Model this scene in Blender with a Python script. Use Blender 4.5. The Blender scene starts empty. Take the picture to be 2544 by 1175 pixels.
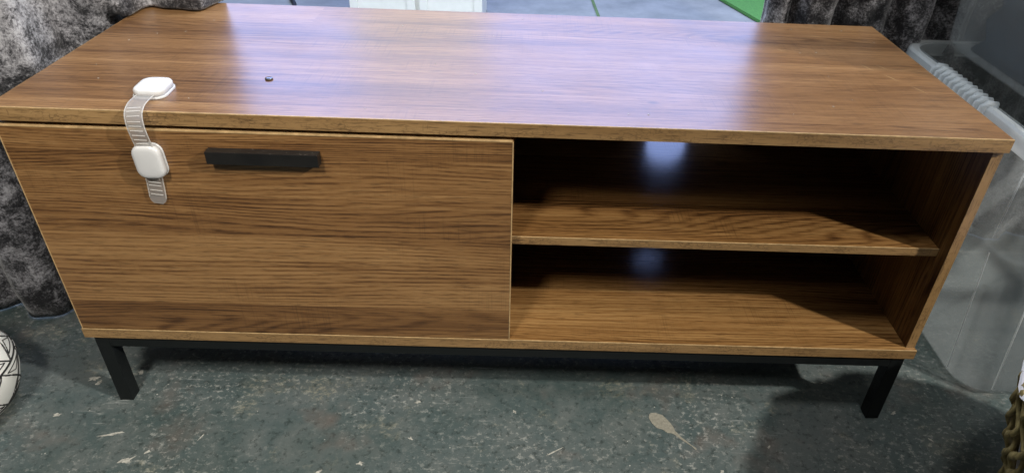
import bpy, bmesh, math, random
from mathutils import Vector, Matrix, noise as mnoise
from mathutils.geometry import tessellate_polygon

random.seed(7)
S = bpy.context.scene
COL = S.collection

# ------------------------------------------------------------------ camera
cam_d = bpy.data.cameras.new("camera")
cam = bpy.data.objects.new("camera", cam_d)
COL.objects.link(cam)
cam.location = (0.02013, -0.71875, 0.85178)
cam.rotation_euler = (1.00073, -0.0368, -0.00028)
cam_d.sensor_fit = 'HORIZONTAL'
cam_d.sensor_width = 36.0
cam_d.lens = 36.0 * 1700.26 / 2544.0
cam_d.shift_x = -60.666 / 2544.0
cam_d.shift_y = -91.178 / 2544.0
cam_d.clip_start = 0.01
cam_d.clip_end = 60.0
S.camera = cam

# ------------------------------------------------------------------ world + lamps
world = bpy.data.worlds.new("World")
S.world = world
world.use_nodes = True
bg = world.node_tree.nodes["Background"]
bg.inputs[0].default_value = (0.68, 0.74, 0.74, 1)
bg.inputs[1].default_value = 0.07


def aim(o, target):
    d = Vector(target) - o.location
    o.rotation_euler = d.to_track_quat('-Z', 'Y').to_euler()


def area(name, loc, target, sx, sy, power, colour, shape='RECTANGLE'):
    ld = bpy.data.lights.new(name, 'AREA')
    ld.shape = shape
    ld.size = sx
    ld.size_y = sy
    ld.energy = power
    ld.color = colour
    o = bpy.data.objects.new(name, ld)
    COL.objects.link(o)
    o.location = loc
    aim(o, target)
    return o


# daylight of the open doorway behind the cabinet
area("daylight_lamp", (0.1, 3.4, 2.30), (0.1, 0.2, 1.80), 4.6, 1.95, 168.0, (0.36, 0.495, 1.0))
# skylight falling on the paving and the cupboard outside the doorway
area("skylight_lamp", (0.0, 0.70, 2.05), (-0.2, 1.9, 0.3), 2.6, 0.6, 105.0, (0.80, 0.89, 1.0))
# ceiling lamp to the right: hard shadows in the shelves and on the floor
area("ceiling_lamp", (2.29, -1.10, 2.205), (0.2, 0.1, 0.2), 0.11, 0.11, 100.0, (1.0, 0.95, 0.86), 'DISK')
# fill light added overhead: tops, curtains and box rims, but not the shelves
area("overhead_fill", (0.45, -0.50, 2.30), (0.45, 0.20, 0.4), 0.35, 0.35, 13.0, (1.0, 0.97, 0.92), 'DISK')
# work lamp in front of the drawer side
sd = bpy.data.lights.new("work_lamp", 'SPOT')
sd.energy = 112.0
sd.color = (1.0, 0.95, 0.86)
sd.spot_size = math.radians(52)
sd.spot_blend = 1.0
sd.shadow_soft_size = 0.14
so = bpy.data.objects.new("work_lamp", sd)
COL.objects.link(so)
so.location = (-0.50, -1.12, 1.80)
aim(so, (-0.42, 0.0, 0.22))

S.view_settings.view_transform = 'Standard'
S.view_settings.look = 'None'
S.view_settings.gamma = 1.0
S.view_settings.exposure = 0.0
S.render.engine = 'CYCLES'
S.cycles.max_bounces = 10
S.cycles.transparent_max_bounces = 24
S.cycles.caustics_reflective = True
S.cycles.caustics_refractive = False


# ------------------------------------------------------------------ node helper
class NT:
    def __init__(self, name):
        self.m = bpy.data.materials.new(name)
        self.m.use_nodes = True
        self.t = self.m.node_tree
        self.bsdf = self.t.nodes["Principled BSDF"]
        self.out = self.t.nodes["Material Output"]

    def n(self, kind, **kw):
        nd = self.t.nodes.new(kind)
        for k, v in kw.items():
            setattr(nd, k, v)
        return nd

    def link(self, a, b):
        self.t.links.new(a, b)

    def setin(self, nd, key, v):
        if isinstance(v, bpy.types.NodeSocket):
            self.link(v, nd.inputs[key])
        else:
            nd.inputs[key].default_value = v

    def math(self, op, a, b=0.0, c=None, clamp=False):
        nd = self.n('ShaderNodeMath', operation=op)
        nd.use_clamp = clamp
        self.setin(nd, 0, a)
        self.setin(nd, 1, b)
        if c is not None:
            self.setin(nd, 2, c)
        return nd.outputs[0]

    def coords(self, scale=(1, 1, 1), loc=(0, 0, 0), src=None):
        if src is None:
            if not hasattr(self, 'tc'):
                self.tc = self.n('ShaderNodeTexCoord')
            src = self.tc.outputs['Object']
        mp = self.n('ShaderNodeMapping')
        self.link(src, mp.inputs[0])
        mp.inputs['Scale'].default_value = scale
        mp.inputs['Location'].default_value = loc
        return mp.outputs[0]

    def noise(self, vec, scale=1.0, detail=4.0, rough=0.5, dist=0.0):
        nd = self.n('ShaderNodeTexNoise')
        self.link(vec, nd.inputs['Vector'])
        nd.inputs['Scale'].default_value = scale
        nd.inputs['Detail'].default_value = detail
        nd.inputs['Roughness'].default_value = rough
        nd.inputs['Distortion'].default_value = dist
        return nd.outputs[0]

    def ramp(self, fac, stops, interp='LINEAR'):
        nd = self.n('ShaderNodeValToRGB')
        self.link(fac, nd.inputs[0])
        cr = nd.color_ramp
        cr.interpolation = interp
        while len(cr.elements) < len(stops):
            cr.elements.new(0.5)
        for e, (p, c) in zip(cr.elements, stops):
            e.position = p
            e.color = (c[0], c[1], c[2], 1) if hasattr(c, '__len__') else (c, c, c, 1)
        return nd.outputs[0]

    def mix(self, fac, a, b, blend='MIX'):
        nd = self.n('ShaderNodeMix', data_type='RGBA', blend_type=blend)
        self.setin(nd, 0, fac)
        for i, v in ((6, a), (7, b)):
            if isinstance(v, bpy.types.NodeSocket):
                self.link(v, nd.inputs[i])
            else:
                nd.inputs[i].default_value = (v[0], v[1], v[2], 1)
        return nd.outputs[2]

    def bump(self, h, strength=0.2, dist=0.001):
        nd = self.n('ShaderNodeBump')
        nd.inputs['Strength'].default_value = strength
        nd.inputs['Distance'].default_value = dist
        self.link(h, nd.inputs['Height'])
        self.link(nd.outputs[0], self.bsdf.inputs['Normal'])

    def base(self, v):
        self.setin(self.bsdf, 'Base Color', v if isinstance(v, bpy.types.NodeSocket) else (v[0], v[1], v[2], 1))

    def p(self, **kw):
        for k, v in kw.items():
            self.setin(self.bsdf, k.replace('_', ' '), v)
        return self


def plain(name, colour, rough=0.5, spec=0.5, metallic=0.0, var=0.12, vscale=40.0):
    w = NT(name)
    nz = w.noise(w.coords(), vscale, 5, 0.6)
    lo = [c * (1 - var) for c in colour]
    hi = [min(1, c * (1 + var)) for c in colour]
    w.base(w.ramp(nz, [(0.3, lo), (0.7, hi)]))
    w.p(Roughness=w.ramp(nz, [(0.3, rough * 0.85), (0.7, min(1, rough * 1.15))]), Specular_IOR_Level=spec, Metallic=metallic)
    return w.m


def wood(name, along='X', across='Z', off=(0, 0, 0), stave=0.105, length=60.0, dark=1.0, rough=0.3, tint=(1, 1, 1), pitch=0.0056, spec=0.5, ring_k=0.36, soft=1.0):
    """walnut-effect foil: staves, contour-line cathedral grain, pores, saw marks"""
    w = NT(name)
    base = w.coords(loc=off)
    sep = w.n('ShaderNodeSeparateXYZ')
    w.link(base, sep.inputs[0])
    u = sep.outputs[along]
    v = sep.outputs[across]
    # staves
    row = w.math('FLOOR', w.math('DIVIDE', v, stave))
    wn = w.n('ShaderNodeTexWhiteNoise', noise_dimensions='1D')
    w.link(row, wn.inputs['W'])
    u2 = w.math('ADD', u, w.math('MULTIPLY', wn.outputs['Value'], 3.7))
    cell = w.math('FLOOR', w.math('DIVIDE', u2, length))
    cid = w.math('ADD', w.math('MULTIPLY', row, 7.31), w.math('MULTIPLY', cell, 3.17))
    wn2 = w.n('ShaderNodeTexWhiteNoise', noise_dimensions='1D')
    w.link(cid, wn2.inputs['W'])
    tone = wn2.outputs['Value']

    def vec(su, sv, k):
        cb = w.n('ShaderNodeCombineXYZ')
        w.link(w.math('MULTIPLY', u, su), cb.inputs[0])
        w.link(w.math('MULTIPLY', v, sv), cb.inputs[1])
        w.link(w.math('MULTIPLY', cid, k), cb.inputs[2])
        return cb.outputs[0]
    # cathedral contour lines of a stretched field
    field = w.noise(vec(1.15, 8.5, 1.37), 1.0, 1.2, 0.4, 0.1)
    warp = w.noise(vec(14.0, 80.0, 0.7), 1.0, 4.0, 0.65)
    wn3 = w.n('ShaderNodeTexWhiteNoise', noise_dimensions='1D')
    w.link(w.math('ADD', cid, 11.7), wn3.inputs['W'])
    amp = w.math('MULTIPLY_ADD', w.math('POWER', wn3.outputs['Value'], 1.6), 300.0, 60.0)
    ph = w.math('ADD', w.math('MULTIPLY', v, 6.2832 / pitch), w.math('MULTIPLY', field, amp))
    ph = w.math('ADD', ph, w.math('MULTIPLY', warp, 5.0))
    ring = w.math('MULTIPLY_ADD', w.math('SINE', ph), 0.5, 0.5)
    ring = w.math('POWER', ring, 2.0)
    dash = w.ramp(w.noise(vec(26.0, 170.0, 2.1), 1.0, 4.0, 0.65), [(0.36, 0.15), (0.58, 1.0)])
    rmask = w.ramp(w.noise(vec(1.3, 9.0, 2.9), 1.0, 2.0, 0.5), [(0.36, 0.35), (0.62, 1.0)])
    ring = w.math('MULTIPLY', w.math('MULTIPLY', ring, rmask), dash)
    # long straight fibres
    fib = w.noise(vec(4.0, 300.0, 0.31), 1.0, 4.0, 0.62, 0.2)
    fib2 = w.noise(vec(2.2, 70.0, 0.9), 1.0, 4.0, 0.6, 0.3)
    broad = w.noise(vec(1.3, 16.0, 0.5), 1.0, 3.0, 0.55, 0.4)
    # short dark pores
    pore = w.noise(vec(38.0, 700.0, 0.21), 1.0, 3.0, 0.6)
    pore = w.ramp(pore, [(0.54, 0.0), (0.67, 1.0)])
    # saw marks across the grain
    saw = w.noise(vec(420.0, 9.0, 0.11), 1.0, 3.0, 0.6)
    sawm = w.noise(vec(6.0, 9.0, 0.6), 1.0, 2.0, 0.5)
    saw = w.math('MULTIPLY', w.ramp(saw, [(0.52, 0.0), (0.68, 1.0)]), w.ramp(sawm, [(0.50, 0.0), (0.70, 1.0)]))
    def c5(x, k):
        return w.math('MULTIPLY', w.math('SUBTRACT', x, 0.5), k * soft)
    val = w.math('ADD', c5(tone, 0.26), c5(fib, 0.75))
    val = w.math('ADD', val, c5(fib2, 0.42))
    val = w.math('ADD', val, c5(broad, 0.75))
    val = w.math('SUBTRACT', val, w.math('MULTIPLY', ring, ring_k))
    val = w.math('ADD', val, 0.64)
    d = dark
    col = w.ramp(val, [(0.22, (0.054 * d, 0.023 * d, 0.008 * d)), (0.42, (0.155 * d, 0.073 * d, 0.024 * d)),
                       (0.60, (0.270 * d, 0.138 * d, 0.047 * d)), (0.85, (0.41 * d, 0.235 * d, 0.090 * d))])
    col = w.mix(w.math('MULTIPLY', pore, 0.58), col, (0.050 * d, 0.024 * d, 0.010 * d))
    col = w.mix(w.math('MULTIPLY', saw, 0.34), col, (0.045 * d, 0.022 * d, 0.010 * d))
    # a few knots
    vo = w.n('ShaderNodeTexVoronoi', feature='F1')
    w.link(vec(4.0, 8.0, 0.0), vo.inputs['Vector'])
    vo.inputs['Scale'].default_value = 1.0
    kn = w.ramp(vo.outputs['Distance'], [(0.012, 1.0), (0.045, 0.0)])
    col = w.mix(w.math('MULTIPLY', kn, 0.7), col, (0.02, 0.010, 0.006))
    col = w.mix(1.0, col, tint, 'MULTIPLY')
    w.base(col)
    sm = w.noise(w.coords(), 7.0, 5, 0.65)
    w.p(Roughness=w.ramp(sm, [(0.3, rough * 0.9), (0.7, rough * 1.15)]), Specular_IOR_Level=spec)
    w.bump(w.math('ADD', fib, w.math('MULTIPLY', pore, -0.7)), 0.06, 0.0004)
    return w.m


def edge_wood(name, along='X', across='Z'):
    """pale rustic edge band with dark crackle streaks"""
    w = NT(name)
    sep = w.n('ShaderNodeSeparateXYZ')
    w.link(w.coords(), sep.inputs[0])
    u, v = sep.outputs[along], sep.outputs[across]

    def vec(su, sv, k=0.0):
        cb = w.n('ShaderNodeCombineXYZ')
        w.link(w.math('MULTIPLY', u, su), cb.inputs[0])
        w.link(w.math('MULTIPLY', v, sv), cb.inputs[1])
        cb.inputs[2].default_value = k
        return cb.outputs[0]
    a = w.noise(vec(34, 420), 1.0, 4, 0.65, 0.5)
    b = w.noise(vec(3.5, 60, 4), 1.0, 3, 0.5)
    c = w.noise(vec(260, 40, 9), 1.0, 3, 0.6, 0.6)
    col = w.ramp(b, [(0.3, (0.225, 0.128, 0.050)), (0.7, (0.33, 0.200, 0.085))])
    col = w.mix(w.ramp(a, [(0.53, 0.0), (0.64, 0.8)]), col, (0.085, 0.047, 0.020))
    col = w.mix(w.ramp(c, [(0.62, 0.0), (0.72, 0.55)]), col, (0.11, 0.062, 0.027))
    vo = w.n('ShaderNodeTexVoronoi', feature='DISTANCE_TO_EDGE')
    wp = w.n('ShaderNodeVectorMath', operation='ADD')
    w.link(vec(130, 330, 2), wp.inputs[0])
    nn = w.n('ShaderNodeTexNoise')
    w.link(vec(160, 300, 5), nn.inputs['Vector'])
    nn.inputs['Scale'].default_value = 1.0
    w.link(nn.outputs['Color'], wp.inputs[1])
    w.link(wp.outputs[0], vo.inputs['Vector'])
    vo.inputs['Scale'].default_value = 1.0
    ck = w.math('MULTIPLY', w.ramp(vo.outputs['Distance'], [(0.03, 1.0), (0.12, 0.0)]), w.ramp(w.noise(vec(18, 60, 7), 1.0, 3, 0.6), [(0.44, 0.0), (0.60, 0.65)]))
    col = w.mix(ck, col, (0.075, 0.042, 0.018))
    w.base(col)
    w.p(Roughness=0.42)
    return w.m


# ------------------------------------------------------------------ materials
M = {}
M['wood_top'] = wood('walnut_top', 'X', 'Y', (0.3, 0.07, 0), stave=0.098, length=60.0, rough=0.31, dark=0.76, tint=(0.97, 0.97, 1.15), spec=0.75, ring_k=0.20, soft=0.72)
M['wood_door'] = wood('walnut_door', 'X', 'Z', (1.7, 0, 0.031), stave=0.118, length=2.9, rough=0.36, dark=0.76, tint=(1.0, 0.97, 1.0), ring_k=0.33)
M['wood_shelf'] = wood('walnut_shelf', 'X', 'Y', (3.1, 0.4, 0), stave=0.13, rough=0.22, dark=0.74, ring_k=0.28)
M['wood_bottom'] = wood('walnut_bottom', 'X', 'Y', (5.3, 0.83, 0), stave=0.14, rough=0.22, dark=0.74, ring_k=0.26)
M['wood_side'] = wood('walnut_side', 'Z', 'Y', (7.1, 0.2, 0.4), stave=0.12, rough=0.34, dark=0.9)
M['wood_back'] = wood('walnut_back', 'X', 'Z', (9.1, 0.2, 0.4), stave=0.12, rough=0.34, dark=0.75)
M['edge_h'] = edge_wood('edge_band_wood', 'X', 'Z')
M['edge_d'] = edge_wood('edge_band_depth', 'Y', 'Z')
M['edge_v'] = edge_wood('edge_band_upright', 'Z', 'X')
M['edge_pale'] = plain('pale_foil_and_highlight', (0.42, 0.28, 0.135), 0.45, var=0.3, vscale=90)  # pale door edges; also paints the bevel highlights on board fronts
M['metal'] = plain('black_powder_coat', (0.006, 0.0075, 0.008), 0.5, 0.3, var=0.25, vscale=160)
M['white'] = plain('white_plastic', (0.57, 0.57, 0.575), 0.2, 0.5, var=0.02)
M['lit_white'] = plain('lit_white_plastic', (0.86, 0.86, 0.86), 0.3, 0.5, var=0.01)  # brighter copy of the pad plastic, paints the lit relief
M['cream'] = plain('white_painted_wood', (0.80, 0.80, 0.76), 0.45, 0.4, var=0.03)
M['cap'] = plain('dark_cap_plastic', (0.045, 0.042, 0.042), 0.16, 0.9)
M['black_cable'] = plain('black_rubber', (0.012, 0.013, 0.016), 0.5)


def handle_mat():
    w = NT('black_handle')
    nz = w.noise(w.coords(), 420, 3, 0.6)
    nb = w.noise(w.coords(), 30, 4, 0.6)
    col = w.ramp(nb, [(0.3, (0.006, 0.0055, 0.0055)), (0.7, (0.012, 0.011, 0.010))])
    geo = w.n('ShaderNodeNewGeometry')
    sp = w.n('ShaderNodeSeparateXYZ')
    w.link(geo.outputs['Normal'], sp.inputs[0])
    dust = w.math('MULTIPLY', w.ramp(nz, [(0.66, 0.0), (0.74, 1.0)]), w.math('MAXIMUM', sp.outputs['Z'], 0.0))
    w.base(w.mix(dust, col, (0.25, 0.23, 0.20)))
    w.p(Roughness=0.42)
    return w.m


M['handle'] = handle_mat()


def strap_mat(name, alpha, tint):
    w = NT(name)
    t = w.t
    tr = w.n('ShaderNodeBsdfTransparent')
    tr.inputs[0].default_value = (0.93, 0.93, 0.93, 1)
    w.base(tint)
    w.p(Roughness=0.35, Specular_IOR_Level=0.5)
    tl = w.n('ShaderNodeBsdfTranslucent')
    tl.inputs[0].default_value = (tint[0], tint[1], tint[2], 1)
    m1 = w.n('ShaderNodeMixShader')
    m1.inputs[0].default_value = 0.5
    w.link(w.bsdf.outputs[0], m1.inputs[1])
    w.link(tl.outputs[0], m1.inputs[2])
    m2 = w.n('ShaderNodeMixShader')
    m2.inputs[0].default_value = alpha
    w.link(tr.outputs[0], m2.inputs[1])
    w.link(m1.outputs[0], m2.inputs[2])
    w.link(m2.outputs[0], w.out.inputs[0])
    return w.m


M['strap'] = strap_mat('frosted_strap', 0.31, (0.72, 0.72, 0.72))
M['ridge'] = strap_mat('frosted_ridge', 0.62, (0.90, 0.88, 0.85))
M['box'] = strap_mat('frosted_box_plastic', 0.145, (0.80, 0.87, 0.90))
M['box_rim'] = strap_mat('frosted_rim_plastic', 0.50, (0.82, 0.86, 0.88))


def velvet(name):
    w = NT(name)
    wv = w.noise(w.coords(), 7.0, 3, 0.5)
    src = w.n('ShaderNodeVectorMath', operation='ADD')
    w.link(w.coords(), src.inputs[0])
    sc = w.n('ShaderNodeVectorMath', operation='SCALE')
    nc = w.n('ShaderNodeTexNoise')
    w.link(w.coords(), nc.inputs['Vector'])
    nc.inputs['Scale'].default_value = 14.0
    w.link(nc.outputs['Color'], sc.inputs[0])
    sc.inputs['Scale'].default_value = 0.025
    w.link(sc.outputs[0], src.inputs[1])
    a = w.noise(src.outputs[0], 30.0, 6, 0.72, 0.1)
    b = w.noise(src.outputs[0], 260.0, 4, 0.75, 0.2)
    c = w.noise(src.outputs[0], 7.0, 3, 0.5)
    v = w.math('ADD', w.math('MULTIPLY', a, 0.62), w.math('MULTIPLY', b, 0.44))
    v = w.math('ADD', v, w.math('MULTIPLY', c, 0.36))
    col = w.ramp(v, [(0.62, (0.011, 0.011, 0.014)), (0.68, (0.055, 0.054, 0.059)), (0.735, (0.18, 0.176, 0.19)), (0.83, (0.42, 0.415, 0.44))])
    w.base(col)
    w.p(Roughness=0.62, Sheen_Weight=0.35, Sheen_Roughness=0.35, Specular_IOR_Level=0.35)
    w.bump(v, 0.7, 0.004)
    return w.m


M['velvet'] = velvet('crushed_velvet')


def floor_mat():
    w = NT('painted_concrete_floor')
    c = w.coords()
    big = w.noise(c, 3.2, 4, 0.6, 0.3)
    mid = w.noise(c, 16, 5, 0.65, 0.5)
    fine = w.noise(w.coords((1.0, 1.35, 1)), 95, 6, 0.80)
    col = w.ramp(big, [(0.30, (0.044, 0.066, 0.064)), (0.55, (0.068, 0.092, 0.094)), (0.75, (0.105, 0.120, 0.122))])
    col = w.mix(w.ramp(mid, [(0.42, 0.0), (0.72, 0.55)]), col, (0.135, 0.145, 0.140))
    # scuffed pale wear, clustered
    cl = w.ramp(w.noise(c, 5.0, 4, 0.6, 0.4), [(0.40, 0.10), (0.66, 1.0)])
    wear = w.math('MULTIPLY', w.ramp(fine, [(0.535, 0.0), (0.60, 1.0)]), cl)
    col = w.mix(w.math('MULTIPLY', wear, 0.72), col, (0.34, 0.35, 0.33))
    dk = w.noise(w.coords(loc=(3, 1, 0)), 85, 5, 0.75)
    col = w.mix(w.ramp(dk, [(0.53, 0.0), (0.64, 0.7)]), col, (0.020, 0.030, 0.029))
    rd = w.noise(w.coords(loc=(9, 4, 0)), 9, 3, 0.6)
    col = w.mix(w.ramp(rd, [(0.58, 0.0), (0.74, 0.35)]), col, (0.16, 0.105, 0.085))
    yl = w.noise(w.coords(loc=(1, 14, 0)), 11, 4, 0.6)
    col = w.mix(w.math('MULTIPLY', w.ramp(yl, [(0.56, 0.0), (0.70, 0.6)]), w.ramp(fine, [(0.45, 0.0), (0.60, 1.0)])), col, (0.30, 0.28, 0.20))
    # scratches
    sc = w.noise(w.coords((18, 260, 1), (2, 5, 0)), 1.0, 2, 0.5, 0.6)
    scm = w.noise(w.coords(loc=(5, 5, 0)), 4.5, 2, 0.5)
    col = w.mix(w.math('MULTIPLY', w.ramp(sc, [(0.66, 0.0), (0.72, 0.45)]), w.ramp(scm, [(0.5, 0.0), (0.62, 1.0)])), col, (0.34, 0.36, 0.35))
    # white flecks
    vo = w.n('ShaderNodeTexVoronoi', feature='F1')
    w.link(w.coords((1, 1.3, 1)), vo.inputs['Vector'])
    vo.inputs['Scale'].default_value = 48.0
    vm = w.noise(w.coords(loc=(7, 0, 0)), 90, 2, 0.5)
    fl = w.ramp(w.math('ADD', vo.outputs['Distance'], w.math('MULTIPLY', vm, 0.22)), [(0.125, 1.0), (0.165, 0.0)])
    col = w.mix(w.math('MULTIPLY', fl, 0.75), col, (0.50, 0.50, 0.46))
    w.base(col)
    w.p(Roughness=w.ramp(mid, [(0.3, 0.42), (0.7, 0.62)]), Specular_IOR_Level=0.4)
    w.bump(w.math('ADD', fine, w.math('MULTIPLY', fl, 0.6)), 0.5, 0.0015)
    return w.m


M['floor'] = floor_mat()


def paving_mat():
    w = NT('pale_concrete_paving')
    a = w.noise(w.coords(), 6, 5, 0.65)
    b = w.noise(w.coords(), 45, 4, 0.7)
    col = w.ramp(a, [(0.3, (0.17, 0.185, 0.195)), (0.7, (0.27, 0.285, 0.30))])
    col = w.mix(w.ramp(b, [(0.60, 0.0), (0.70, 0.5)]), col, (0.20, 0.21, 0.20))
    w.base(col)
    w.p(Roughness=0.8)
    w.bump(b, 0.4, 0.003)
    return w.m


M['paving'] = paving_mat()
M['green'] = plain('green_turf_mat', (0.075, 0.22, 0.055), 0.8, 0.3, var=0.35, vscale=220)
M['moss'] = plain('joint_moss', (0.10, 0.16, 0.07), 0.9, 0.3, var=0.3)
M['chip'] = plain('pale_bare_patch', (0.36, 0.355, 0.32), 0.7, 0.3, var=0.4, vscale=260)
M['splash'] = plain('beige_paint_splash', (0.235, 0.225, 0.185), 0.6, 0.4, var=0.2, vscale=260)
M['ceramic'] = plain('white_ceramic', (0.74, 0.74, 0.71), 0.35, 0.5, var=0.04)
M['ink'] = plain('black_glaze', (0.018, 0.018, 0.018), 0.4)
M['liner'] = plain('white_cotton_liner', (0.72, 0.70, 0.74), 0.85, 0.2, var=0.06, vscale=200)
M['cloth'] = plain('cream_cloth', (0.62, 0.58, 0.50), 0.85, 0.2, var=0.10, vscale=30)
M['navy'] = plain('navy_cloth', (0.020, 0.034, 0.050), 0.9, 0.2, var=0.3, vscale=30)


def wicker_mat():
    w = NT('woven_wicker')
    a = w.noise(w.coords((1, 1, 0.4)), 150, 4, 0.65)
    b = w.noise(w.coords(), 28, 3, 0.5)
    col = w.ramp(a, [(0.30, (0.14, 0.100, 0.036)), (0.55, (0.36, 0.275, 0.11)), (0.75, (0.55, 0.44, 0.21))])
    w.base(w.mix(w.ramp(b, [(0.4, 0.0), (0.7, 0.45)]), col, (0.11, 0.085, 0.028)))
    w.p(Roughness=0.6)
    w.bump(a, 0.5, 0.002)
    return w.m


M['wicker'] = wicker_mat()


# ------------------------------------------------------------------ mesh helpers
def link(name, mesh, mat=None, parent=None, kind=None):
    o = bpy.data.objects.new(name, mesh)
    COL.objects.link(o)
    if mat is not None:
        mesh.materials.clear()
        mesh.materials.append(mat)
    if parent is not None:
        o.parent = parent
        o.matrix_parent_inverse = Matrix.Translation(parent_world(parent)).inverted()
    if kind:
        o['kind'] = kind
    return o


def parent_world(p):
    # parts carry their thing's inverse, so their own frame is the world's
    return Vector((0, 0, 0)) if p.parent is not None else p.location


def finish(bm, name, mat, parent=None, smooth=False, kind=None, bevel=0.0, seg=2):
    if bevel > 0:
        bmesh.ops.bevel(bm, geom=list(bm.edges), offset=bevel, segments=seg, profile=0.7, affect='EDGES', clamp_overlap=True)
    bmesh.ops.recalc_face_normals(bm, faces=list(bm.faces))
    me = bpy.data.meshes.new(name)
    bm.to_mesh(me)
    bm.free()
    if smooth:
        for f in me.polygons:
            f.use_smooth = True
    return link(name, me, mat, parent, kind)


def box(bm, x0, x1, y0, y1, z0, z1):
    vs = [bm.verts.new((x, y, z)) for x in (x0, x1) for y in (y0, y1) for z in (z0, z1)]
    for f in ((0, 1, 3, 2), (4, 6, 7, 5), (0, 4, 5, 1), (2, 3, 7, 6), (0, 2, 6, 4), (1, 5, 7, 3)):
        bm.faces.new([vs[i] for i in f])


def bx(name, mat, parent, x0, x1, y0, y1, z0, z1, bevel=0.0008, seg=2, **kw):
    bm = bmesh.new()
    box(bm, x0, x1, y0, y1, z0, z1)
    return finish(bm, name, mat, parent, bevel=bevel, seg=seg, **kw)


def empty(name, loc, label, cat, group=None):
    o = bpy.data.objects.new(name, None)
    o.empty_display_size = 0.05
    COL.objects.link(o)
    o.location = loc
    o['label'] = label
    o['category'] = cat
    if group:
        o['group'] = group
    return o


def tag(o, label, cat, group=None):
    o['label'] = label
    o['category'] = cat
    if group:
        o['group'] = group
    return o


def ring_loft(bm, rings, close=True, cap0=False, cap1=False):
    """rings: list of lists of points, same length; closed loops when close"""
    vr = [[bm.verts.new(p) for p in r] for r in rings]
    n = len(vr[0])
    for a, b in zip(vr[:-1], vr[1:]):
        for i in range(n if close else n - 1):
            j = (i + 1) % n
            bm.faces.new((a[i], a[j], b[j], b[i]))
    if cap0:
        bm.faces.new(list(reversed(vr[0])))
    if cap1:
        bm.faces.new(vr[-1])
    return vr


def tube(bm, pts, r, n=8, flat=1.0):
    rings = []
    for i, p in enumerate(pts):
        p = Vector(p)
        t = (Vector(pts[min(i + 1, len(pts) - 1)]) - Vector(pts[max(i - 1, 0)])).normalized()
        a = t.orthogonal().normalized()
        b = t.cross(a)
        rr = r[i] if hasattr(r, '__len__') else r
        rings.append([p + a * (rr * math.cos(k * 2 * math.pi / n)) + b * (rr * flat * math.sin(k * 2 * math.pi / n)) for k in range(n)])
    ring_loft(bm, rings, True, True, True)


def rrect(hx, hy, r, n=6):
    """rounded rectangle outline, counter-clockwise"""
    pts = []
    for cx, cy, a0 in ((hx - r, hy - r, 0), (-hx + r, hy - r, 90), (-hx + r, -hy + r, 180), (hx - r, -hy + r, 270)):
        for k in range(n + 1):
            a = math.radians(a0 + 90 * k / n)
            pts.append((cx + r * math.cos(a), cy + r * math.sin(a)))
    return pts


def smooth01(t):
    t = max(0.0, min(1.0, t))
    return t * t * (3 - 2 * t)


def catmull(P, n):
    P = [Vector(p) for p in P]
    P = [P[0] * 2 - P[1]] + P + [P[-1] * 2 - P[-2]]
    out = []
    segs = len(P) - 3
    for k in range(n + 1):
        s = k / n * segs
        i = min(int(s), segs - 1)
        t = s - i
        a, b, c, d = P[i:i + 4]
        out.append(0.5 * (2 * b + (c - a) * t + (2 * a - 5 * b + 4 * c - d) * t * t + (3 * b - a - 3 * c + d) * t ** 3))
    return out


# ------------------------------------------------------------------ setting: floor and paving
bm = bmesh.new()
vs = [bm.verts.new(p) for p in ((-4, -4, 0), (4, -4, 0), (4, 0.72, 0), (-4, 0.72, 0))]
bm.faces.new(vs)
floor = finish(bm, 'floor', M['floor'], kind='structure')

bm = bmesh.new()
vs = [bm.verts.new(p) for p in ((-8, 0.72, -0.004), (8, 0.72, -0.004), (8, 14, -0.004), (-8, 14, -0.004))]
bm.faces.new(vs)
pavement = finish(bm, 'pavement', M['paving'], kind='structure')

# paving joint with moss, runs obliquely behind the cabinet
bm = bmesh.new()
a, b = Vector((0.262, 2.9)), Vector((0.335, 1.2))
dn = Vector((0.006, 0))
vs = [bm.verts.new((p.x, p.y, 0.0)) for p in (a - dn, a + dn, b + dn, b - dn)]
bm.faces.new(vs)
finish(bm, 'paving_joint', M['moss'], pavement)


def flat_patch(name, pts, mat, parent, z=0.0012):
    bm = bmesh.new()
    top = [bm.verts.new((x, y, z)) for x, y in pts]
    bot = [bm.verts.new((x, y, 0.0002)) for x, y in pts]
    bm.faces.new(top)
    for i in range(len(pts)):
        j = (i + 1) % len(pts)
        bm.faces.new((top[i], bot[i], bot[j], top[j]))
    return finish(bm, name, mat, parent)


# tadpole-shaped splash of dried paint
A, B = Vector((0.236, -0.006)), Vector((0.2897, -0.0625))
ax = (B - A).normalized()
nrm = Vector((-ax.y, ax.x))
L = (B - A).length
prof = [(-0.010, 0.003), (-0.006, 0.0085), (0.004, 0.0125), (0.014, 0.0125), (0.022, 0.0098), (0.030, 0.0075), (0.036, 0.0042), (0.041, 0.0026),
        (0.050, 0.0019), (0.060, 0.0015), (0.070, 0.0012), (0.075, 0.0022), (0.078, 0.0012)]
up = [A + ax * s + nrm * (w + random.uniform(-0.001, 0.001)) for s, w in prof]
dn_ = [A + ax * s - nrm * (w + random.uniform(-0.001, 0.001)) for s, w in reversed(prof)]
flat_patch('paint_splash', [(p.x, p.y) for p in up + dn_], M['splash'], floor, 0.0006)

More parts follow.
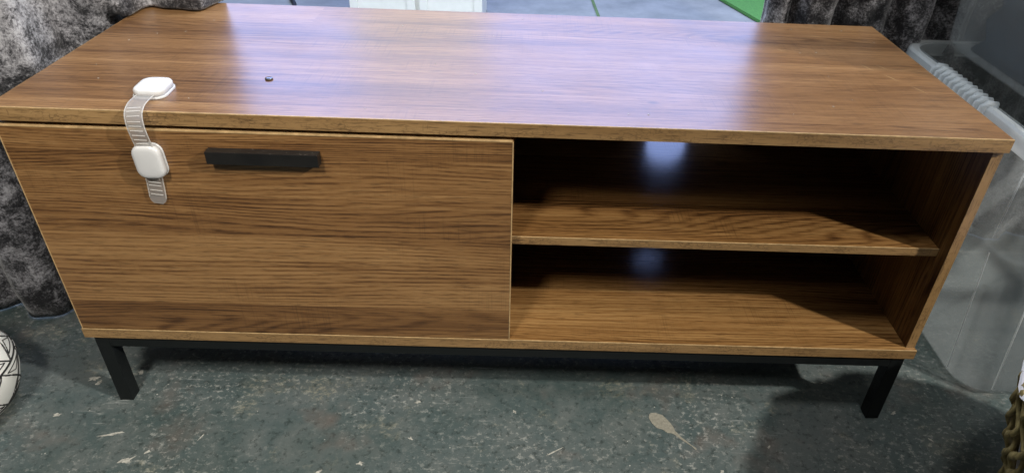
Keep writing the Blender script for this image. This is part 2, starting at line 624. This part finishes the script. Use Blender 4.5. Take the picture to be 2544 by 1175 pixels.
# chips in the paint
chips = [(-0.669, -0.028, 0.012, 0.006, 0.1), (-0.651, 0.044, 0.014, 0.008, 0.2), (-0.640, 0.036, 0.010, 0.005, 0.9), (-0.574, -0.0615, 0.034, 0.004, 0.25),
         (-0.527, -0.103, 0.018, 0.007, 0.5), (-0.505, -0.088, 0.009, 0.004, 0.6), (-0.135, 0.012, 0.008, 0.006, 0.2), (0.0175, -0.0006, 0.006, 0.005, 0.4),
         (-0.135, -0.055, 0.006, 0.005, 0.0), (0.078, -0.072, 0.026, 0.0015, 0.55), (-0.44, -0.06, 0.012, 0.0016, 1.2), (-0.585, 0.060, 0.008, 0.007, 0.0),
         (-0.20, -0.10, 0.008, 0.005, 0.2), (0.62, 0.015, 0.008, 0.004, 0.5), (0.655, -0.035, 0.008, 0.003, 2.4), (0.40, -0.055, 0.006, 0.0035, 0.9),
         (-0.255, -0.115, 0.012, 0.004, 0.8), (0.32, -0.10, 0.005, 0.004, 0.2)]
for cx, cy, l, wd, an in chips:
    pts = []
    k = 15
    for i in range(k):
        t = i / k * 2 * math.pi
        q = 0.50 * (1 + random.uniform(-0.6, 0.6))
        px, py = l * q * math.cos(t), wd * q * math.sin(t)
        pts.append((cx + px * math.cos(an) - py * math.sin(an), cy + px * math.sin(an) + py * math.cos(an)))
    flat_patch('paint_chip', pts, M['chip'], floor, 0.0006)

# ------------------------------------------------------------------ outside things
bm = bmesh.new()
pts = [(0.80, 2.45), (0.9445, 1.97), (1.02, 1.55), (2.6, 1.4), (2.6, 4.0), (0.55, 4.0)]
top = [bm.verts.new((x, y, 0.012)) for x, y in pts]
bot = [bm.verts.new((x, y, 0.0)) for x, y in pts]
bm.faces.new(top)
for i in range(len(pts)):
    bm.faces.new((top[i], bot[i], bot[(i + 1) % len(pts)], top[(i + 1) % len(pts)]))
tag(finish(bm, 'turf_mat', M['green']), 'bright green mat lying on the pale paving outside', 'mat')

cup = empty('white_cupboard', (-0.38, 1.86, 0), 'white cupboard with two panelled doors standing outside behind the wooden cabinet', 'cupboard')
CH = 1.22
bx('carcass', M['cream'], cup, -0.612, -0.148, 1.722, 2.02, 0.0, CH, 0.002)
for x0, x1 in ((-0.6155, -0.383), (-0.368, -0.145)):
    d = bx('door', M['cream'], cup, x0, x1, 1.708, 1.7215, 0.02, CH - 0.01, 0.001)
    st = 0.030
    for (a0, a1, c0, c1) in ((x0, x0 + st, 0.02, CH - 0.01), (x1 - st, x1, 0.02, CH - 0.01), (x0 + st, x1 - st, 0.02, 0.07), (x0 + st, x1 - st, CH - 0.07, CH - 0.01)):
        bx('frame_rail', M['cream'], d, a0 + 0.0003, a1 - 0.0003, 1.700, 1.7078, c0 + 0.0003, c1 - 0.0003, 0.002)

bm = bmesh.new()
tube(bm, catmull([(-0.74, 1.20, 0.006), (-0.83, 1.66, 0.006), (-0.90, 1.96, 0.006), (-0.955, 2.10, 0.006), (-1.02, 2.5, 0.006)], 24), 0.008, 8)
tag(finish(bm, 'black_cable', M['black_cable'], smooth=True), 'black cable lying across the pale paving outside', 'cable')

# ------------------------------------------------------------------ the cabinet
H = 0.4955
cab = empty('tv_cabinet', (0, 0.2, 0), 'low walnut-effect TV cabinet with flap door, open shelves and black metal legs', 'cabinet')
D = 0.411
E = 0.0008
TT = 0.0178
tb = bx('top_board', M['wood_top'], cab, -0.6 + E, 0.6 - E, E, D - E, H - TT, H, 0.0004, 1)
bx('edge_band', M['edge_h'], tb, -0.6, 0.6, 0.0, E - 0.0001, H - TT + 0.0002, H - 0.0003, 0.0)
for sx in (-1, 1):
    x0, x1 = sorted((sx * 0.6, sx * (0.6 - E + 0.0001)))
    bx('edge_band', M['edge_d'], tb, x0, x1, E, D - E, H - TT + 0.0002, H - 0.0003, 0.0)
# pale strip paints the bevel highlight along the front arris
bx('edge_line', M['edge_pale'], tb, -0.5995, 0.5995, -0.0002, 0.0010, H - 0.0012, H + 0.00015, 0.0)

ZB, TB = 0.1512, 0.0168
bb = bx('bottom_board', M['wood_bottom'], cab, -0.6 + E, 0.6 - E, E, D - 0.006, ZB - TB, ZB, 0.0004, 1)
bx('edge_band', M['edge_h'], bb, -0.6, 0.6, 0.0, E - 0.0001, ZB - TB + 0.0002, ZB - 0.0003, 0.0)
for sx in (-1, 1):
    x0, x1 = sorted((sx * 0.6, sx * (0.6 - E + 0.0001)))
    bx('edge_band', M['edge_d'], bb, x0, x1, E, D - 0.008, ZB - TB + 0.0002, ZB - 0.0003, 0.0)
bx('edge_line', M['edge_pale'], bb, -0.5995, 0.5995, -0.0002, 0.0010, ZB - 0.0011, ZB + 0.00015, 0.0)  # bevel highlight painted as a pale strip here too

z0, z1 = ZB + 0.0002, H - TT - 0.0002
for x0, x1, y0 in ((0.5858, 0.5985, 0.006), (-0.5985, -0.5858, 0.0185), (-0.0060, 0.0063, 0.0185)):
    nm = 'divider' if abs(x0) < 0.1 else 'side_panel'
    sp = bx(nm, M['wood_side'], cab, x0, x1, y0 + E, D - 0.012, z0, z1, 0.0003, 1)
    bx('edge_band', M['edge_v'], sp, x0, x1, y0, y0 + E - 0.0001, z0, z1, 0.0)

# back panel with a cable slot (rounded), built as a frame with an opening
YB = D - 0.011
bm = bmesh.new()
hole = [(0.281 + x, 0.352 + z) for x, z in rrect(0.036, 0.058, 0.0355, 8)]
outer = [(-0.5857, z0), (0.5857, z0), (0.5857, z1), (-0.5857, z1)]
tris = tessellate_polygon([[Vector((x, z, 0)) for x, z in outer], [Vector((x, z, 0)) for x, z in hole]])
flat = outer + hole
sheets = []
for yy in (YB, YB + 0.003):
    vv = [bm.verts.new((x, yy, z)) for x, z in flat]
    sheets.append(vv)
    for t3 in tris:
        bm.faces.new([vv[i] for i in t3])
for lo, hi in ((0, 4), (4, len(flat))):
    for i in range(lo, hi):
        j = lo + (i + 1 - lo) % (hi - lo)
        bm.faces.new((sheets[0][i], sheets[0][j], sheets[1][j], sheets[1][i]))
finish(bm, 'back_panel', M['wood_back'], cab)

ZS = 0.3165
sh = bx('shelf', M['wood_shelf'], cab, 0.0065, 0.5856, 0.0245 + E, YB - 0.006, ZS - 0.0125, ZS, 0.0003, 1)
bx('edge_band', M['edge_h'], sh, 0.0065, 0.5856, 0.0245, 0.0245 + E - 0.0001, ZS - 0.0123, ZS - 0.0003, 0.0)
bx('edge_line', M['edge_pale'], sh, 0.0068, 0.5853, 0.0243, 0.0254, ZS - 0.0010, ZS + 0.00015, 0.0)  # painted bevel highlight of the shelf front

# flap door
dz0, dz1, dx0, dx1 = ZB + 0.0016, 0.4716, -0.5980, 0.0072
door = bx('door', M['wood_door'], cab, dx0, dx1, 0.0004, 0.0165, dz0, dz1, 0.0003, 1)
ew = 0.0011
bx('edge_line', M['edge_pale'], door, dx0 + 0.001, dx1 - 0.001, 0.0001, 0.0160, dz1 - ew, dz1 + 0.0002, 0.0)
bx('edge_line', M['edge_pale'], door, dx1 - ew, dx1 + 0.0002, 0.0001, 0.0160, dz0, dz1 - ew - 0.0001, 0.0)
bx('edge_line', M['edge_pale'], door, dx0 - 0.0002, dx0 + ew, 0.0001, 0.0160, dz0, dz1 - ew - 0.0001, 0.0)
bm = bmesh.new()
box(bm, -0.3560, -0.2235, -0.0120, 0.0002, 0.4345, 0.4508)
hd = finish(bm, 'handle', M['handle'], door, bevel=0.0010, seg=2)

# metal base
ly0, ly1, lx, lw = 0.0035, D - 0.022, 0.590, 0.0200
zt = ZB - TB - 0.0002
for sx in (-1, 1):
    for yy in (ly0, ly1 - lw):
        x0, x1 = sorted((sx * lx, sx * (lx - lw)))
        bx('leg', M['metal'], cab, x0, x1, yy, yy + lw, 0.0003, zt, 0.0009)
for yy in (ly0, ly1 - lw):
    bx('rail', M['metal'], cab, -lx + lw + 0.0002, lx - lw - 0.0002, yy, yy + lw, zt - 0.0195, zt, 0.0009)
for sx in (-1, 1):
    x0, x1 = sorted((sx * lx, sx * (lx - lw)))
    bx('rail', M['metal'], cab, x0, x1, ly0 + lw + 0.0002, ly1 - lw - 0.0002, zt - 0.0195, zt, 0.0009)

# small clear joint block under the top, inside the open compartment
bm = bmesh.new()
box(bm, 0.572, 0.5857, 0.045, 0.064, 0.455, 0.4775)
finish(bm, 'joint_block', M['strap'], cab, bevel=0.004, seg=2)

# ------------------------------------------------------------------ child safety lock
lock = empty('safety_lock', (-0.43, 0.05, H), 'white child safety strap lock stuck over the cabinet top edge and door', 'safety lock')


def pad(origin, ux, uy, uz, hx, hy, parent, plate_scale=1.10, emblem=False):
    o, ux, uy, uz = Vector(origin), Vector(ux), Vector(uy), Vector(uz)

    def P(x, y, z):
        return o + ux * x + uy * y + uz * z
    bm = bmesh.new()
    rings = []
    for sc, z in ((plate_scale, 0.0), (plate_scale, 0.0016), (plate_scale * 0.985, 0.0024)):
        rings.append([P(x * sc, y * sc, z) for x, y in rrect(hx, hy, 0.0115)])
    ring_loft(bm, rings, True, True, True)
    pl = finish(bm, 'base_plate', M['white'], parent)
    bm = bmesh.new()
    rings = []
    for sc, z in ((1.0, 0.0025), (1.0, 0.0070), (0.985, 0.0088), (0.94, 0.0103), (0.86, 0.0112), (0.72, 0.0116), (0.45, 0.0119), (0.05, 0.0120)):
        r = min(0.0115 * (1.0), hx * sc * 0.95)
        rings.append([P(x, y, z) for x, y in rrect(hx * sc, hy * sc, max(0.0004, 0.0115 * sc))])
    ring_loft(bm, rings, True, True, True)
    c = finish(bm, 'cover', M['white'], parent, smooth=True)
    if emblem:
        bm = bmesh.new()
        rin = [P(x, y - 0.002, 0.0119) for x, y in rrect(0.0080, 0.0080, 0.0015, 3)]
        rmid = [P(x, y - 0.002, 0.0128) for x, y in rrect(0.0085, 0.0085, 0.0018, 3)]
        rmid2 = [P(x, y - 0.002, 0.0128) for x, y in rrect(0.0097, 0.0097, 0.0021, 3)]
        rout = [P(x, y - 0.002, 0.0108) for x, y in rrect(0.0106, 0.0106, 0.0025, 3)]
        ring_loft(bm, [rin, rmid, rmid2, rout])
        finish(bm, 'raised_square', M['lit_white'], c)  # lighter colour stands in for the light on the relief
    return c


th = math.radians(3)
ux = Vector((math.cos(th), math.sin(th), 0))
uy = Vector((-math.sin(th), math.cos(th), 0))
pad((-0.4315, 0.0535, H + 0.0004), ux, uy, (0, 0, 1), 0.0185, 0.0215, lock, 1.07, True)
th = math.radians(2)
ux2 = Vector((math.cos(th), 0, math.sin(th)))
uz2 = Vector((-math.sin(th), 0, math.cos(th)))
pad((-0.4265, -0.0002, 0.4325), ux2, uz2, (0, -1, 0), 0.0168, 0.0222, lock, 1.03, False)

path = catmull([(-0.4315, 0.036, H + 0.0052), (-0.4310, 0.022, H + 0.0058), (-0.4285, 0.004, H + 0.0062), (-0.4265, -0.0095, H + 0.0010), (-0.4258, -0.0135, H - 0.0125),
                (-0.4262, -0.0105, 0.464), (-0.4268, -0.0062, 0.447), (-0.4275, -0.0050, 0.430), (-0.4288, -0.0036, 0.407), (-0.4310, -0.0026, 0.386), (-0.4330, -0.0024, 0.3705)], 90)
bm = bmesh.new()
rings = []
N = len(path)
frames = []
for i, p in enumerate(path):
    t = (path[min(i + 1, N - 1)] - path[max(i - 1, 0)]).normalized()
    side = Vector((1, 0, 0)) - t * t.x
    side.normalize()
    nr = side.cross(t)
    frames.append((p, side, nr, t))
    hw = 0.0100
    k = N - 1 - i
    if k < 5:
        hw *= math.sqrt(max(0.05, 1 - ((5 - k) / 5.2) ** 2 * 0.75))
    tkn = 0.0006
    rings.append([p + side * hw + nr * tkn, p - side * hw + nr * tkn, p - side * hw - nr * tkn, p + side * hw - nr * tkn])
ring_loft(bm, rings, True, True, True)
strap = finish(bm, 'strap', M['strap'], lock)
# thick rims along the strap edges
for sg in (-1, 1):
    bm = bmesh.new()
    pts = [f[0] + f[1] * (sg * 0.0099) for f in frames[:-5]]
    tube(bm, pts, 0.00065, 6)
    finish(bm, 'strap_rim', M['ridge'], strap, smooth=True)
dist, last = 0.0, None
for i in range(22, N - 7):
    p, side, nr, t = frames[i]
    if 49 < i < 66:
        continue
    if last is None or (p - last).length >= 0.0048:
        last = p
        bm = bmesh.new()
        sgn = 1 if nr.y < 0 or nr.z > 0.5 else -1
        c = p + nr * (sgn * 0.0008)
        tube(bm, [c - side * 0.0072, c + side * 0.0072], 0.00055, 6)
        finish(bm, 'ridge', M['ridge'], strap)

# screw cap on the table top
bm = bmesh.new()
rings = []
cx, cy = -0.3096, 0.1035
for r, z in ((0.0046, 0.0002), (0.0050, 0.0005), (0.0050, 0.0014), (0.0047, 0.0019), (0.0042, 0.0021), (0.0004, 0.0022)):
    rings.append([(cx + r * math.cos(k * math.pi / 12), cy + r * math.sin(k * math.pi / 12), H + z) for k in range(24)])
ring_loft(bm, rings, True, True, True)
tag(finish(bm, 'screw_cap', M['cap'], smooth=True), 'tiny dark round cap lying loose on the cabinet top', 'cap')


# dust and crumbs on the top (too small to count)
bm = bmesh.new()
for i in range(38):
    x, y = random.uniform(-0.57, 0.58), random.uniform(0.02, 0.39)
    r = random.choice((0.0005, 0.0006, 0.0008))
    e = random.uniform(1, 2.2)
    a = random.uniform(0, 3.14)
    vs = []
    for k in range(6):
        t = k * math.pi / 3
        px, py = r * e * math.cos(t), r * math.sin(t)
        vs.append((x + px * math.cos(a) - py * math.sin(a), y + px * math.sin(a) + py * math.cos(a), H + 0.0005))
    top = [bm.verts.new(v) for v in vs]
    bot = [bm.verts.new((v[0], v[1], H + 0.0001)) for v in vs]
    bm.faces.new(top)
    for k in range(6):
        bm.faces.new((top[k], bot[k], bot[(k + 1) % 6], top[(k + 1) % 6]))
tag(finish(bm, 'dust', M['chip'], kind='stuff'), 'pale specks of dust scattered on the cabinet top', 'dust')

# scratches on the right part of the top
for (x0, y0, x1, y1) in ((0.506, 0.232, 0.518, 0.205), (0.530, 0.230, 0.541, 0.212), (0.400, 0.285, 0.409, 0.270), (0.470, 0.350, 0.492, 0.346),
                         (0.525, 0.195, 0.540, 0.165), (0.545, 0.158, 0.560, 0.125), (0.500, 0.32, 0.515, 0.315)):
    d = Vector((x1 - x0, y1 - y0)).normalized()
    n2 = Vector((-d.y, d.x)) * 0.0006
    pts = [(x0, y0), (x0 * .5 + x1 * .5 - n2.x, y0 * .5 + y1 * .5 - n2.y), (x1, y1), (x0 * .5 + x1 * .5 + n2.x, y0 * .5 + y1 * .5 + n2.y)]
    bm = bmesh.new()
    bm.faces.new([bm.verts.new((x, y, H + 0.0002)) for x, y in pts])
    finish(bm, 'scratch', M['edge_pale'], tb)


# ------------------------------------------------------------------ curtains
def curtain(name, low, high, zlist, label, fold=0.010, pitch=0.11, seed=0, sharp=0.6, slant=0.0, hem=True, blend=(0.4966, 0.4994)):
    n = 170
    pl, ph = catmull([(x, y, 0) for x, y in low], n), catmull([(x, y, 0) for x, y in high], n)
    def arcs(P):
        L = [0.0]
        for a_, b_ in zip(P[:-1], P[1:]):
            L.append(L[-1] + (b_ - a_).length)
        return [l / pitch for l in L]
    ul, uh = arcs(pl), arcs(ph)
    bm = bmesh.new()
    rows = []
    for z in zlist:
        row = []
        for i in range(n + 1):
            k = smooth01((ph[i].x + 0.665) / 0.05) if ph[i].x < 0 else 1.0
            b0 = blend[0] - 0.22 * (1 - k)
            s = smooth01((z - b0) / (blend[1] + 0.10 * (1 - k) - b0))
            a = pl[i].lerp(ph[i], s)
            j0, j1 = max(i - 1, 0), min(i + 1, n)
            t = pl[j1].lerp(ph[j1], s) - pl[j0].lerp(ph[j0], s)
            t.normalize()
            nr = Vector((t.y, -t.x, 0))
            u = ul[i] * (1 - s) + uh[i] * s
            w = fold * (1.0 - 2.0 * abs(math.sin(u * math.pi + 0.5 * math.sin(z * 3 + seed) + slant * z + seed)) ** sharp) * -1.0
            w += 0.15 * fold * math.sin(u * 5.1 * math.pi + z * 5 + seed * 2)
            q = Vector((a.x * 9, a.y * 9, z * 7 + seed))
            w += 0.014 * mnoise.noise(q) + 0.005 * mnoise.noise(q * 3.1)
            p = a + nr * w
            row.append(Vector((p.x, p.y, z)))
        rows.append(row)
    ring_loft(bm, rows, close=False)
    o = finish(bm, name, M['velvet'], smooth=True)
    md = o.modifiers.new('thickness', 'SOLIDIFY')
    md.thickness = 0.002
    md.offset = 0
    return tag(o, label, 'curtain', 'velvet curtains')


zs = sorted([0.003 + 1.75 * (k / 70) for k in range(71) if abs(0.003 + 1.75 * (k / 70) - 0.498) > 0.004] + [0.4966, 0.4994])
curtain('velvet_curtain',
        [(-1.55, 0.06), (-1.15, 0.14), (-0.93, 0.19), (-0.78, 0.205), (-0.69, 0.28), (-0.66, 0.40), (-0.645, 0.47), (-0.60, 0.50), (-0.56, 0.52)],
        [(-1.55, 0.06), (-1.15, 0.14), (-0.93, 0.19), (-0.78, 0.205), (-0.69, 0.272), (-0.635, 0.315), (-0.590, 0.350), (-0.535, 0.375), (-0.478, 0.408)],
        zs, 'grey crushed velvet curtain draped to the floor behind the drawer end of the cabinet', 0.021, 0.125, 1.0, sharp=1.3, slant=1.6)
curtain('velvet_curtain',
        [(0.452, 0.53), (0.472, 0.478), (0.54, 0.47), (0.60, 0.475), (0.68, 0.465), (0.745, 0.475), (0.85, 0.50), (1.05, 0.52), (1.5, 0.55)],
        [(0.452, 0.53), (0.472, 0.478), (0.54, 0.47), (0.60, 0.475), (0.68, 0.465), (0.745, 0.475), (0.85, 0.50), (1.05, 0.52), (1.5, 0.55)],
        zs, 'grey crushed velvet curtain hanging in folds between the cabinet and the clear boxes', 0.017, 0.088, 0.25, sharp=0.8)


# ------------------------------------------------------------------ clear storage boxes
def rr_ring(x0, x1, y0, y1, r, z, n=8):
    cx, cy = (x0 + x1) / 2, (y0 + y1) / 2
    return [(cx + a, cy + b, z) for a, b in rrect((x1 - x0) / 2, (y1 - y0) / 2, r, n)]


def storage_box(base_z, height, label):
    t = empty('storage_box', (0.98, 0.26, base_z), label, 'storage box', 'clear plastic storage boxes')
    X1, Y1 = 1.26, 0.452
    bm = bmesh.new()
    h = height
    prof = [(0.775, 0.085, 0.0), (0.752, 0.060, 0.004), (0.744, 0.052, 0.016), (0.727, 0.060, 0.56 * h), (0.724, 0.058, 0.575 * h), (0.712, 0.048, 0.60 * h), (0.709, 0.044, 0.63 * h),
            (0.7015, 0.036, h - 0.03), (0.7010, 0.035, h)]
    rings = [rr_ring(x, 2.0 - x - 0.03, y, Y1 + (0.06 - y) * 0.4, 0.048 if z > 0.003 else 0.03, base_z + 0.0005 + z) for x, y, z in prof]
    ring_loft(bm, rings, True, True, False)
    o = finish(bm, 'wall', M['box'], t, smooth=True)
    md = o.modifiers.new('thickness', 'SOLIDIFY')
    md.thickness = 0.0022
    # added pale lines imitate highlights along the box corners
    for (xa, ya, za_), (xb, yb, zb2) in ((prof[2], prof[3]), (prof[6], prof[7])):
        for dx, dy in ((0.0, 0.048), (0.048, 0.0)):
            bm = bmesh.new()
            e_ = 0.0006
            tube(bm, [(xa + dx - e_ * (dx == 0), ya + dy - e_ * (dy == 0), base_z + za_ + 0.004), (xb + dx - e_ * (dx == 0), yb + dy - e_ * (dy == 0), base_z + zb2 - 0.002)], 0.0012, 6)
            finish(bm, 'corner_highlight', M['box_rim'], t, smooth=True)
    # rolled rim
    bm = bmesh.new()
    rp = [(0.7005, h - 0.001), (0.690, h + 0.001), (0.6865, h - 0.003), (0.6850, h - 0.026), (0.6885, h - 0.029)]
    rings = [rr_ring(x, 2.0 - x - 0.03, 0.034 + (x - 0.70), Y1 + 0.011 - (x - 0.70) * 0.8, 0.055, base_z + z) for x, z in rp]
    ring_loft(bm, rings, True)
    o = finish(bm, 'rim', M['box_rim'], t, smooth=False)
    md = o.modifiers.new('thickness', 'SOLIDIFY')
    md.thickness = 0.0022
    # ribbed grip on the long sides
    for k in range(11):
        y = 0.190 + k * 0.0145
        bm = bmesh.new()
        tube(bm, [(0.7030, y, base_z + h + 0.0015), (0.6895, y, base_z + h + 0.0035), (0.6840, y, base_z + h - 0.002), (0.6825, y, base_z + h - 0.015), (0.6828, y, base_z + h - 0.028)], 0.0052, 8)
        finish(bm, 'grip_rib', M['box_rim'], t, smooth=True)
    for y in (0.165, 0.345, 0.425):
        bx('rim_web', M['box_rim'], t, 0.6885, 0.7000, y, y + 0.012, base_z + h - 0.062, base_z + h - 0.0295, 0.001)
    return t


storage_box(0.0, 0.455, 'frosted clear plastic storage box standing on the floor under another box')
storage_box(0.4575, 0.40, 'frosted clear plastic storage box stacked on top holding cream and dark cloth')

# cloth folded inside the upper box
bm = bmesh.new()
rings = []
for k, (g, z) in enumerate(((0.0, 0.0), (0.012, 0.02), (0.004, 0.05), (0.016, 0.08), (0.006, 0.105), (0.03, 0.125))):
    rings.append([(x + 0.006 * mnoise.noise(Vector((x * 9, y * 9, k))), y + 0.006 * mnoise.noise(Vector((y * 9, x * 9, k + 5))), 0.4625 + z) for x, y, _ in rr_ring(0.775 + g, 1.20 - g, 0.09 + g, 0.43 - g, 0.04, 0)])
ring_loft(bm, rings, True, True, True)
tag(finish(bm, 'folded_blanket', M['navy'], smooth=True), 'dark folded cloth in the bottom of the upper clear box', 'cloth')
bm = bmesh.new()
rings = []
for k, (g, z) in enumerate(((0.0, 0.0), (-0.008, 0.02), (0.003, 0.05), (-0.006, 0.08), (0.01, 0.11), (0.03, 0.13))):
    rings.append([(x, y, 0.5895 + z) for x, y, _ in rr_ring(0.80 + g, 1.18 - g, 0.10 + g, 0.40 - g, 0.04, 0)])
ring_loft(bm, rings, True, True, True)
tag(finish(bm, 'folded_towel', M['cloth'], smooth=True), 'cream folded cloth lying on the dark one inside the upper clear box', 'cloth')

# ------------------------------------------------------------------ wicker basket
BC = Vector((0.812, -0.275))
bask = empty('wicker_basket', (BC.x, BC.y, 0), 'round olive brown woven basket with white fabric liner on the concrete floor', 'basket')
BH = 0.262


def brad(z):
    return 0.178 + 0.048 * smooth01(z / BH)


bm = bmesh.new()
rings = []
for z, g in ((0.004, 0.06), (0.004, 0.012), (0.06, 0.012), (0.14, 0.012), (BH - 0.03, 0.012), (BH - 0.006, 0.009), (BH + 0.002, 0.007), (BH + 0.005, 0.002), (BH + 0.004, -0.004), (BH - 0.001, -0.007)):
    rings.append([(BC.x + (brad(z) - g) * math.cos(a), BC.y + (brad(z) - g) * math.sin(a),
                   z + (0.006 * math.sin(a * 9) + 0.004 * math.sin(a * 23) if z > BH - 0.03 else 0)) for a in [k * 2 * math.pi / 72 for k in range(72)]])
ring_loft(bm, rings, True, True, False)
finish(bm, 'liner', M['liner'], bask, smooth=True)
NS = 42
for k in range(NS):
    a0 = k * 2 * math.pi / NS
    for sgn in (-1, 1):
        bm = bmesh.new()
        pts = []
        for i in range(26):
            z = 0.004 + (BH - 0.006) * i / 25
            ph_ = i / 25 * 4.5 * 2 * math.pi + (0 if sgn > 0 else math.pi)
            a = a0 + 0.070 * math.sin(ph_ * 0.6)
            r = brad(z) + 0.0035 * math.cos(ph_ * 0.6) + 0.001
            pts.append((BC.x + r * math.cos(a), BC.y + r * math.sin(a), z))
        tube(bm, pts, 0.0052, 6, 0.6)
        finish(bm, 'wicker_strand', M['wicker'], bask, smooth=True)
bm = bmesh.new()
pts = [(BC.x + (brad(BH) - 0.001) * math.cos(a), BC.y + (brad(BH) - 0.001) * math.sin(a), BH - 0.006) for a in [k * 2 * math.pi / 60 for k in range(61)]]
tube(bm, pts, 0.006, 8)
finish(bm, 'rim_band', M['wicker'], bask, smooth=True)

# ------------------------------------------------------------------ vase with black line pattern
VC = Vector((-0.816, -0.030))
vase = empty('patterned_vase', (VC.x, VC.y, 0), 'white vase with black geometric line pattern standing on the floor beside the curtain', 'vase')
VP = [(0.052, 0.0004), (0.068, 0.006), (0.082, 0.018), (0.091, 0.034), (0.097, 0.055), (0.0995, 0.080), (0.088, 0.105), (0.071, 0.128), (0.054, 0.148), (0.042, 0.165), (0.035, 0.18), (0.032, 0.195), (0.035, 0.212),
      (0.032, 0.213), (0.028, 0.20), (0.033, 0.18)]


def vrad(z):
    for (r0, a), (r1, b) in zip(VP[:12], VP[1:13]):
        if a <= z <= b:
            return r0 + (r1 - r0) * (z - a) / (b - a)
    return 0.05


bm = bmesh.new()
ring_loft(bm, [[(VC.x + r * math.cos(a), VC.y + r * math.sin(a), z) for a in [k * 2 * math.pi / 64 for k in range(64)]] for r, z in VP], True, True, False)
finish(bm, 'body', M['ceramic'], vase, smooth=True)


def vline(p0, p1, w=0.0014):
    """glaze line between (angle, z) points on the vase"""
    bm = bmesh.new()
    pts = []
    for i in range(11):
        a = p0[0] + (p1[0] - p0[0]) * i / 10
        z = p0[1] + (p1[1] - p0[1]) * i / 10
        r = vrad(z) + 0.0002
        pts.append((VC.x + r * math.cos(a), VC.y + r * math.sin(a), z))
    tube(bm, pts, w, 5)
    finish(bm, 'painted_line', M['ink'], vase)


cells = 10
za, zb_ = 0.024, 0.084
for row in range(2):
    zl, zh = za + row * (zb_ - za), za + (row + 1) * (zb_ - za)
    for c in range(cells):
        a0, a1 = c * 2 * math.pi / cells + 0.3 * row, (c + 1) * 2 * math.pi / cells + 0.3 * row
        am, zm = (a0 + a1) / 2, (zl + zh) / 2
        vline((a0, zl), (a1, zh))
        vline((a0, zh), (a1, zl))
        if row == 0:
            vline((a0, zl), (a1, zl))
        vline((a0, zh), (a1, zh))
        da, dz = 0.10, 0.012
        # nested triangles
        vline((a0 + da, zh - 0.006), (am, zm + dz), 0.0008)
        vline((a1 - da, zh - 0.006), (am, zm + dz), 0.0008)
        vline((a0 + da, zh - 0.006), (a1 - da, zh - 0.006), 0.0008)
        vline((a0 + da, zl + 0.006), (am, zm - dz), 0.0008)
        vline((a1 - da, zl + 0.006), (am, zm - dz), 0.0008)
        vline((a0 + da, zl + 0.006), (a1 - da, zl + 0.006), 0.0008)
